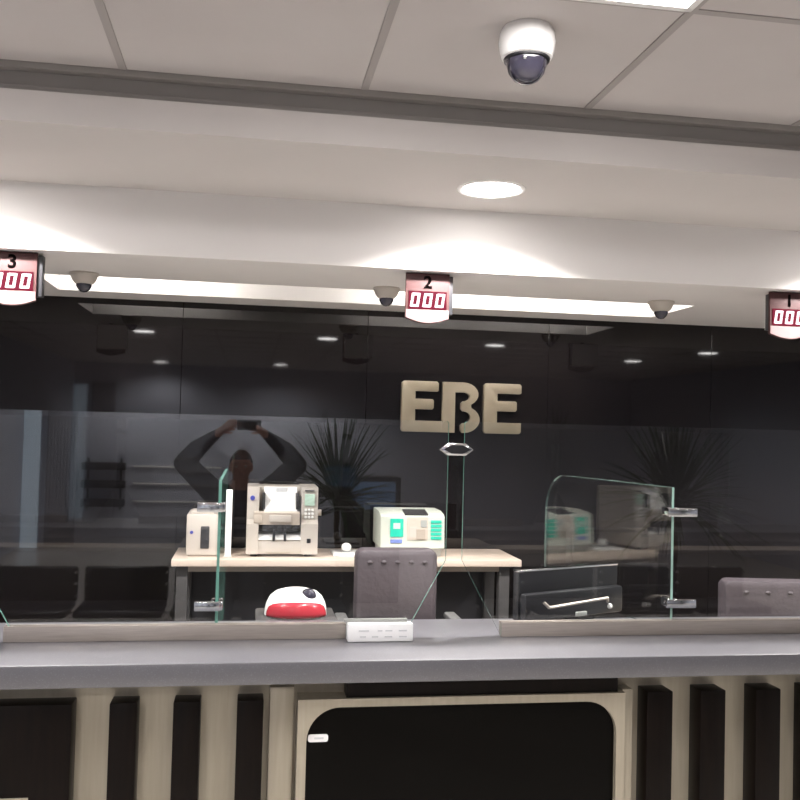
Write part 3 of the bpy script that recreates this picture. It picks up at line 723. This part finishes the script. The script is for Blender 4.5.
# ------------------------------------------------------------------ the photographer
def person():
    t = thing('person', 'person in dark sweater holding up a phone, mirrored in the left glass pane', 'person', (-.02, -.27, 0))
    ox = -.05
    V = []; E = []; Rr = []
    def v(p, r, par=None):
        V.append((p[0]+ox, p[1], p[2])); Rr.append(r if isinstance(r, tuple) else (r, r)); i = len(V)-1
        if par is not None: E.append((par, i))
        return i
    Y = -.30
    pel = v((0, Y, .88), (.165, .125)); bel = v((0, Y, 1.02), (.165, .125), pel); ch = v((0, Y, 1.20), (.168, .125), bel)
    up = v((0, Y, 1.305), (.15, .10), ch); v((0, Y+.003, 1.36), (.06, .06), up)
    TORSO = len(V)-1
    for s in (-1, 1):
        hip = v((s*.09, Y, .82), (.098, .105), pel); kn = v((s*.105, Y+.02, .46), .070, hip); an = v((s*.115, Y-.01, .09), .052, kn)
        ft = v((s*.12, Y+.06, .045), (.042, .036), an); v((s*.135, Y+.16, .035), (.038, .028), ft)
        sh = v((s*.17, Y+.01, 1.335), (.088, .085), up); el = v((s*.385, Y+.12, 1.555), .074, sh)
        fm = v((s*.30, Y+.18, 1.66), .064, el); wr = v((s*.155, Y+.245, 1.775), .030, fm)
        pm = v((s*.122, Y+.262, 1.802), (.030, .018), wr); kn2 = v((s*.105, Y+.262, 1.822), (.032, .015), pm)
        # four fingers close over the back and top of the phone, the thumb lies underneath
        for q, (dx, dz, l) in enumerate(((-.004, .033, 1), (-.002, .011, 1.1), (.0, -.011, 1.02), (.004, -.032, .85))):
            a = v((s*(.092+dx), Y+.262, 1.826+dz), .0085, kn2); b_ = v((s*(.092-.030*l+dx), Y+.258, 1.830+dz*.97), .0078, a); v((s*(.092-.052*l+dx), Y+.264, 1.829+dz*.95), .007, b_)
        a = v((s*.112, Y+.280, 1.785), .011, pm); b_ = v((s*.092, Y+.287, 1.776), .0095, a); v((s*.070, Y+.288, 1.775), .0085, b_)
    # head, face and neck merged with the skinned body into one continuous surface
    hz, hy = 1.535, Y+.022
    hm = bmesh.new(); bmesh.ops.create_uvsphere(hm, u_segments=40, v_segments=28, radius=1)
    for vv in hm.verts:
        x, y, z = vv.co; k = max(0, -z)
        x *= .075*(1-.30*k**1.5); y2 = y*(.095 if y < 0 else .086*(1-.10*k)); 
        if y < 0: y2 *= (1-.35*k)
        if y > .3: y2 = y2*.93 + .006*k
        vv.co = (ox+x, hy+y2, hz+z*.112)
    W_ = MB(); W_.add(hm)
    for (a, c) in E:
        A_, C2 = Vector(V[a]), Vector(V[c]); ra, rc = Rr[a], Rr[c]; d = (C2-A_).normalized(); n = 20
        if max(a, c) <= TORSO: ex, ey = Vector((1, 0, 0)), Vector((0, 1, 0))
        else:
            ex = d.orthogonal().normalized(); ey = d.cross(ex)
            ma_ = (rc[0]+rc[1])/2 if a <= TORSO else (ra[0]+ra[1])/2; ra = (ma_, ma_) ; mc_ = (rc[0]+rc[1])/2; rc = (mc_, mc_)
        q = bmesh.new()
        r0 = [q.verts.new(A_ + ex*ra[0]*math.cos(2*PI*k/n) + ey*ra[1]*math.sin(2*PI*k/n)) for k in range(n)]
        r1 = [q.verts.new(C2 + ex*rc[0]*math.cos(2*PI*k/n) + ey*rc[1]*math.sin(2*PI*k/n)) for k in range(n)]
        for k in range(n): q.faces.new((r0[k], r0[(k+1) % n], r1[(k+1) % n], r1[k]))
        q.faces.new(r0[::-1]); q.faces.new(r1); bmesh.ops.recalc_face_normals(q, faces=q.faces)
        W_.add(q)
    for k, p in enumerate(V):
        rx, ry = Rr[k]
        if k > TORSO: rx = ry = (rx+ry)/2
        W_.ball(p, 1, rx, ry, (rx+ry)/2*(.6 if k <= TORSO else 1))
    W_.cyl((ox, Y-.002, 1.30), (ox, Y+.012, 1.475), .070, .054, seg=28)
    fy = hy+.080
    W_.ball((ox, fy+.008, hz-.022), .016, .85, 1.15, .8); W_.ball((ox, fy+.000, hz-.002), .010, .7, .9, 2.6)
    W_.ball((ox, fy-.004, hz+.024), .03, 1.5, .32, .25)
    W_.ball((ox, fy-.006, hz-.054), .02, 1.05, .5, .5); W_.ball((ox, fy-.020, hz-.090), .024, 1.0, .8, .6)
    for s in (-1, 1): W_.ball((ox+s*.076, hy-.004, hz-.006), .03, .34, .62, 1.05)
    wm = bpy.data.meshes.new('w'); W_.bm.to_mesh(wm); W_.bm.free()
    o = bpy.data.objects.new('w', wm); COL.objects.link(o)
    rm = o.modifiers.new('r', 'REMESH'); rm.mode = 'VOXEL'; rm.voxel_size = .0040; rm.use_smooth_shade = True
    sm = o.modifiers.new('s', 'SMOOTH'); sm.iterations = 5; sm.factor = .5
    dg = bpy.context.evaluated_depsgraph_get(); nm = bpy.data.meshes.new_from_object(o.evaluated_get(dg))
    bpy.data.objects.remove(o); nm.materials.clear()
    for k in ('skin', 'sweater', 'trousers', 'shoe'): nm.materials.append(M[k])
    for p in nm.polygons:
        c = p.center; x = abs(c.x-ox); m = 1
        if (c.z > 1.415 and c.z < 1.66 and x < .11) or (c.z > 1.37 and math.hypot(x, c.y-Y) < .083 - .25*max(0, 1.40-c.z)) and c.z < 1.66: m = 0 if x < .13 else 1
        
        if c.z > 1.745 and x < .18: m = 0
        elif c.z < .10: m = 3
        elif c.z < .90: m = 2
        p.material_index = m; p.use_smooth = True
    b = bpy.data.objects.new('body', nm); COL.objects.link(b); b.parent = t; nm.transform(Matrix.Translation(-Vector(t.location)))
    hb = MB()
    hb.bm.from_mesh(nm)
    off = Vector(t.location)
    for vv in hb.bm.verts: vv.co += off
    hb.bm.normal_update()
    def keep(c):
        line = hz+.052 - .12*max(0, abs(c.x-ox)-.045) if c.y > hy-.005 else hz-.065 + max(0, c.y-hy+.06)*1.2
        return c.z > line and abs(c.x-ox) < .0805 and c.y < hy+.2 and c.z > hz-.075 and not (abs(c.x-ox) > .074 and c.z < hz+.03)
    hb.bm.normal_update()
    bmesh.ops.delete(hb.bm, geom=[f for f in hb.bm.faces if not keep(f.calc_center_median())], context='FACES')
    rr = random.Random(2)
    for vv in hb.bm.verts: vv.co += vv.normal*(.0015 if vv.is_boundary else .010 + rr.uniform(-.0012, .0012))
    for f in hb.bm.faces: f.material_index = 0
    hb.build('hair', 'hair', t)
    def surf(dx, z):       # front of the face at this spot
        c = [vv.co.y + t.location.y for vv in nm.vertices if abs(vv.co.x+t.location.x-ox-dx) < .014 and abs(vv.co.z-z) < .014]
        return max(c)
    EY = surf(.03, 1.540) - .0118
    for s in (-1, 1):
        e = MB().ball((ox+s*.030, EY, 1.540), .0115).build('eye', 'eye', t)
        MB().ball((ox+s*.030, EY+.0075, 1.540), .0055).build('pupil', 'pupil', e)
        MB().box(ox+s*.030-.016, ox+s*.030+.016, surf(.03, 1.563)-.008, surf(.03, 1.563)-.001, 1.560, 1.5655, bev=.002).build('eyebrow', 'hair', t)
    MB().ball((ox, surf(0, 1.480)-.001, 1.480), .020, 1, .25, .24).build('mouth', 'lip', t)
person()
t = thing('phone', 'dark phone held up in both hands by the photographer, mirrored in the glass', 'phone', (0, -.018, 1.829))
MB().prism(rrect(-.082, .078, 1.795, 1.868, .01), XZ, -.028, -.0195, bev=.0015).build('case', 'black', t)
MB().box(-.076, .072, -.0295, -.028, 1.80, 1.863).build('screen', 'black_glass', t)
MB().cyl((0, -.0198, 1.83), (0, -.018, 1.83), .007).build('lens_ring', 'chrome', t)

# ------------------------------------------------------------------ camera
cd = bpy.data.cameras.new('camera'); co = bpy.data.objects.new('camera', cd); COL.objects.link(co)
yaw, pit, rol = math.radians(9.2), math.atan(29/925), .025
F = Vector((math.sin(yaw)*math.cos(pit), math.cos(yaw)*math.cos(pit), math.sin(pit)))
R0 = Vector((math.cos(yaw), -math.sin(yaw), 0)); U0 = R0.cross(F)
R = R0*math.cos(rol) + U0*math.sin(rol); U = -R0*math.sin(rol) + U0*math.cos(rol)
mx = Matrix((R, U, -F)).transposed().to_4x4(); mx.translation = Vector((0, 0, EYE))
co.matrix_world = mx
cd.sensor_width = 36; cd.lens = 925/800*36; cd.clip_start = .01; cd.clip_end = 60
sc.camera = co
w = bpy.data.worlds.new('world'); sc.world = w; w.use_nodes = True
w.node_tree.nodes['Background'].inputs['Color'].default_value = (.02, .02, .022, 1)
sc.view_settings.view_transform = 'Standard'; sc.view_settings.look = 'None'; sc.view_settings.gamma = 1
sc.view_settings.exposure = 1.1
sc.cycles.max_bounces = 10; sc.cycles.transparent_max_bounces = 16; sc.cycles.sample_clamp_indirect = 4
